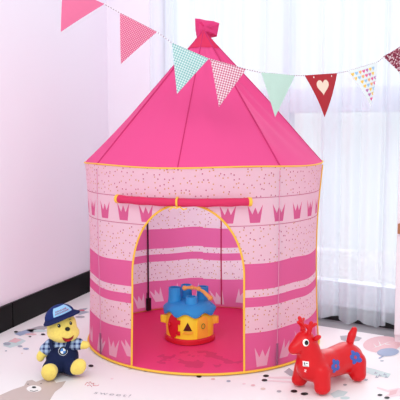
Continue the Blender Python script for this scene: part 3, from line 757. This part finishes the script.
# roundel badge on the bib
fr = dframe((.012, -.04), .108, (.2, -1, .1)); 
mb = MB(); decal(mb, obv, fr, [ell(0, 0, .0185, .0185, 28)], .001); bd = mb.build('badge', mat('badge_white', (226, 232, 240), .5), ov)
mb = MB(); decal(mb, obv, fr, [ell(0, 0, .0168, .0168, 28)], .0017); r1_ = mb.build('badge_ring', mat('badge_black', (22, 26, 40), .5), bd)
def quad(q): return [(0, 0)] + [(.0105 * cos(a), .0105 * sin(a)) for a in [pi / 2 * q + pi / 2 * i / 8 for i in range(9)]]
mb = MB(); decal(mb, obv, fr, [quad(1), quad(3)], .0024, 3); mb.build('badge_quarter', mat('badge_blue', (70, 140, 214), .5), bd)
mb = MB(); decal(mb, obv, fr, [quad(0), quad(2)], .0024, 3); mb.build('badge_quarter', mat('badge_pale', (240, 244, 248), .5), bd)
# face
def hframe(x, z, roll=0):
    n_ = (HB.to_3x3() @ Vector((x * 6, -1, z * 1.5))).normalized(); xd = (HB.to_3x3() @ Vector((1, 0, 0))); xd = (xd - n_ * xd.dot(n_)).normalized(); zd = n_.cross(xd)
    return Matrix.Translation(H(x, -.03, z)) @ Matrix((xd, zd, n_)).transposed().to_4x4() @ Matrix.Rotation(roll, 4, 'Z')
for sx in (-1, 1):
    mb = MB(); decal(mb, bbv, hframe(sx * .021, .027), [ell(0, 0, .0060, .0070, 16)], .002, 3); ey = mb.build('eye', E_p, bear)
    mb = MB(); decal(mb, bbv, hframe(sx * .021, .027), [ell(-.0015, .002, .0014, .0016, 8)], .0032, 1); mb.build('glint', W_p, ey)
    mb = MB(); decal(mb, bbv, hframe(sx * .023, .040), [[(-.006, -.001), (0, .001), (.006, -.001), (.005, .001), (0, .003), (-.005, .001)]], .002, 2); mb.build('eyebrow', mat('brow_brown', (70, 44, 20), .8), bear)
mb = MB(); mb.ball(H(.004, -.067, .013), (.0105, .008, .0085)); mb.build('nose', E_p, bear)
mo = [(x * 1.15, y * 1.2) for x, y in [(-.020, .004), (-.012, -.001), (0, -.0035), (.012, -.001), (.020, .004), (.016, -.008), (.008, -.0155), (0, -.0175), (-.008, -.0155), (-.016, -.008)]]
mb = MB(); decal(mb, bbv, hframe(.003, -.022), [mo], .0018, 5); mm = mb.build('mouth', mat('mouth_red', (150, 24, 30), .7), bear)
mb = MB(); decal(mb, bbv, hframe(.003, -.022), [ell(0, -.0135, .010, .005, 14)], .0028, 3); mb.build('tongue', mat('tongue_red', (206, 44, 44), .7), mm)
# cap: dome, front panel, peak all along the brow
capE = HB @ Matrix.Translation((0, .006, .046)) @ Matrix.Rotation(R(-12), 4, 'X') @ Matrix.Rotation(R(-10), 4, 'Y')
def cap_pt(a, p, k=1.0): return capE @ Vector((.063 * k * cos(p) * sin(a), -.058 * k * cos(p) * cos(a), .049 * k * sin(p) + .004))
def dome(mb, a0, a1, p0, p1, k, na=40, npp=12):
    vs = [cap_pt(a0 + (a1 - a0) * i / na, p0 + (p1 - p0) * j / npp, kk) for kk in (k, k - .045) for j in range(npp + 1) for i in range(na + 1)]
    K = (npp + 1) * (na + 1); fs = []
    for j in range(npp):
        for i in range(na):
            q = j * (na + 1) + i; fs += [(q, q + 1, q + na + 2, q + na + 1), (K + q, K + q + na + 1, K + q + na + 2, K + q + 1)]
    for i in range(na): fs.append((i, K + i, K + i + 1, i + 1)); q = npp * (na + 1) + i; fs.append((q, q + 1, K + q + 1, K + q))
    for j in range(npp): q = j * (na + 1); fs.append((q, q + na + 1, K + q + na + 1, K + q)); q += na; fs.append((q, K + q, K + q + na + 1, q + na + 1))
    mb.add(vs, fs)
mb = MB(); dome(mb, -pi, pi, 0, pi / 2 * .99, 1.0, 56); cap = mb.build('cap', NB, bear)
mb = MB(); dome(mb, -.62, .78, .20, .98, 1.03, 30); pn = mb.build('front_panel', LB, cap)
mb = MB(); vs = []; na = 44
for dz in (.0, .005):
    for j in range(5):
        for i in range(na + 1):
            a = -1.75 + 3.5 * i / na; wdt = .030 * max(0, cos(a * .88)) ** .6; t = j / 4
            rr = 1 + .0; vs.append(capE @ Vector(((.063 + wdt * t) * sin(a), -(.058 + wdt * t) * cos(a), .004 + dz - .008 * t * max(0, cos(a * .88)) ** .5 - .006 * t * abs(sin(a)))))
K = 5 * (na + 1); fs = []
for j in range(4):
    for i in range(na):
        q = j * (na + 1) + i; fs += [(q, q + 1, q + na + 2, q + na + 1), (K + q, K + q + na + 1, K + q + na + 2, K + q + 1)]
for i in range(na): q = 4 * (na + 1) + i; fs.append((q, q + 1, K + q + 1, K + q))
mb.add(vs, fs); mb.build('peak', mat('peak_navy', (20, 32, 80), .8, .2), cap)
# two lines of red stitching on the panel
mb = MB()
for row, (p, a0, a1, n) in enumerate(((.56, -.42, .46, 15), (.38, -.46, .52, 17))):
    mb.tube([cap_pt(a0 + (a1 - a0) * i / n, p + .055 * (1 if i % 2 else -1), 1.05) for i in range(n + 1)], .0013, 5)
mb.build('lettering', mat('stitch_red', (168, 50, 84), .8), pn)
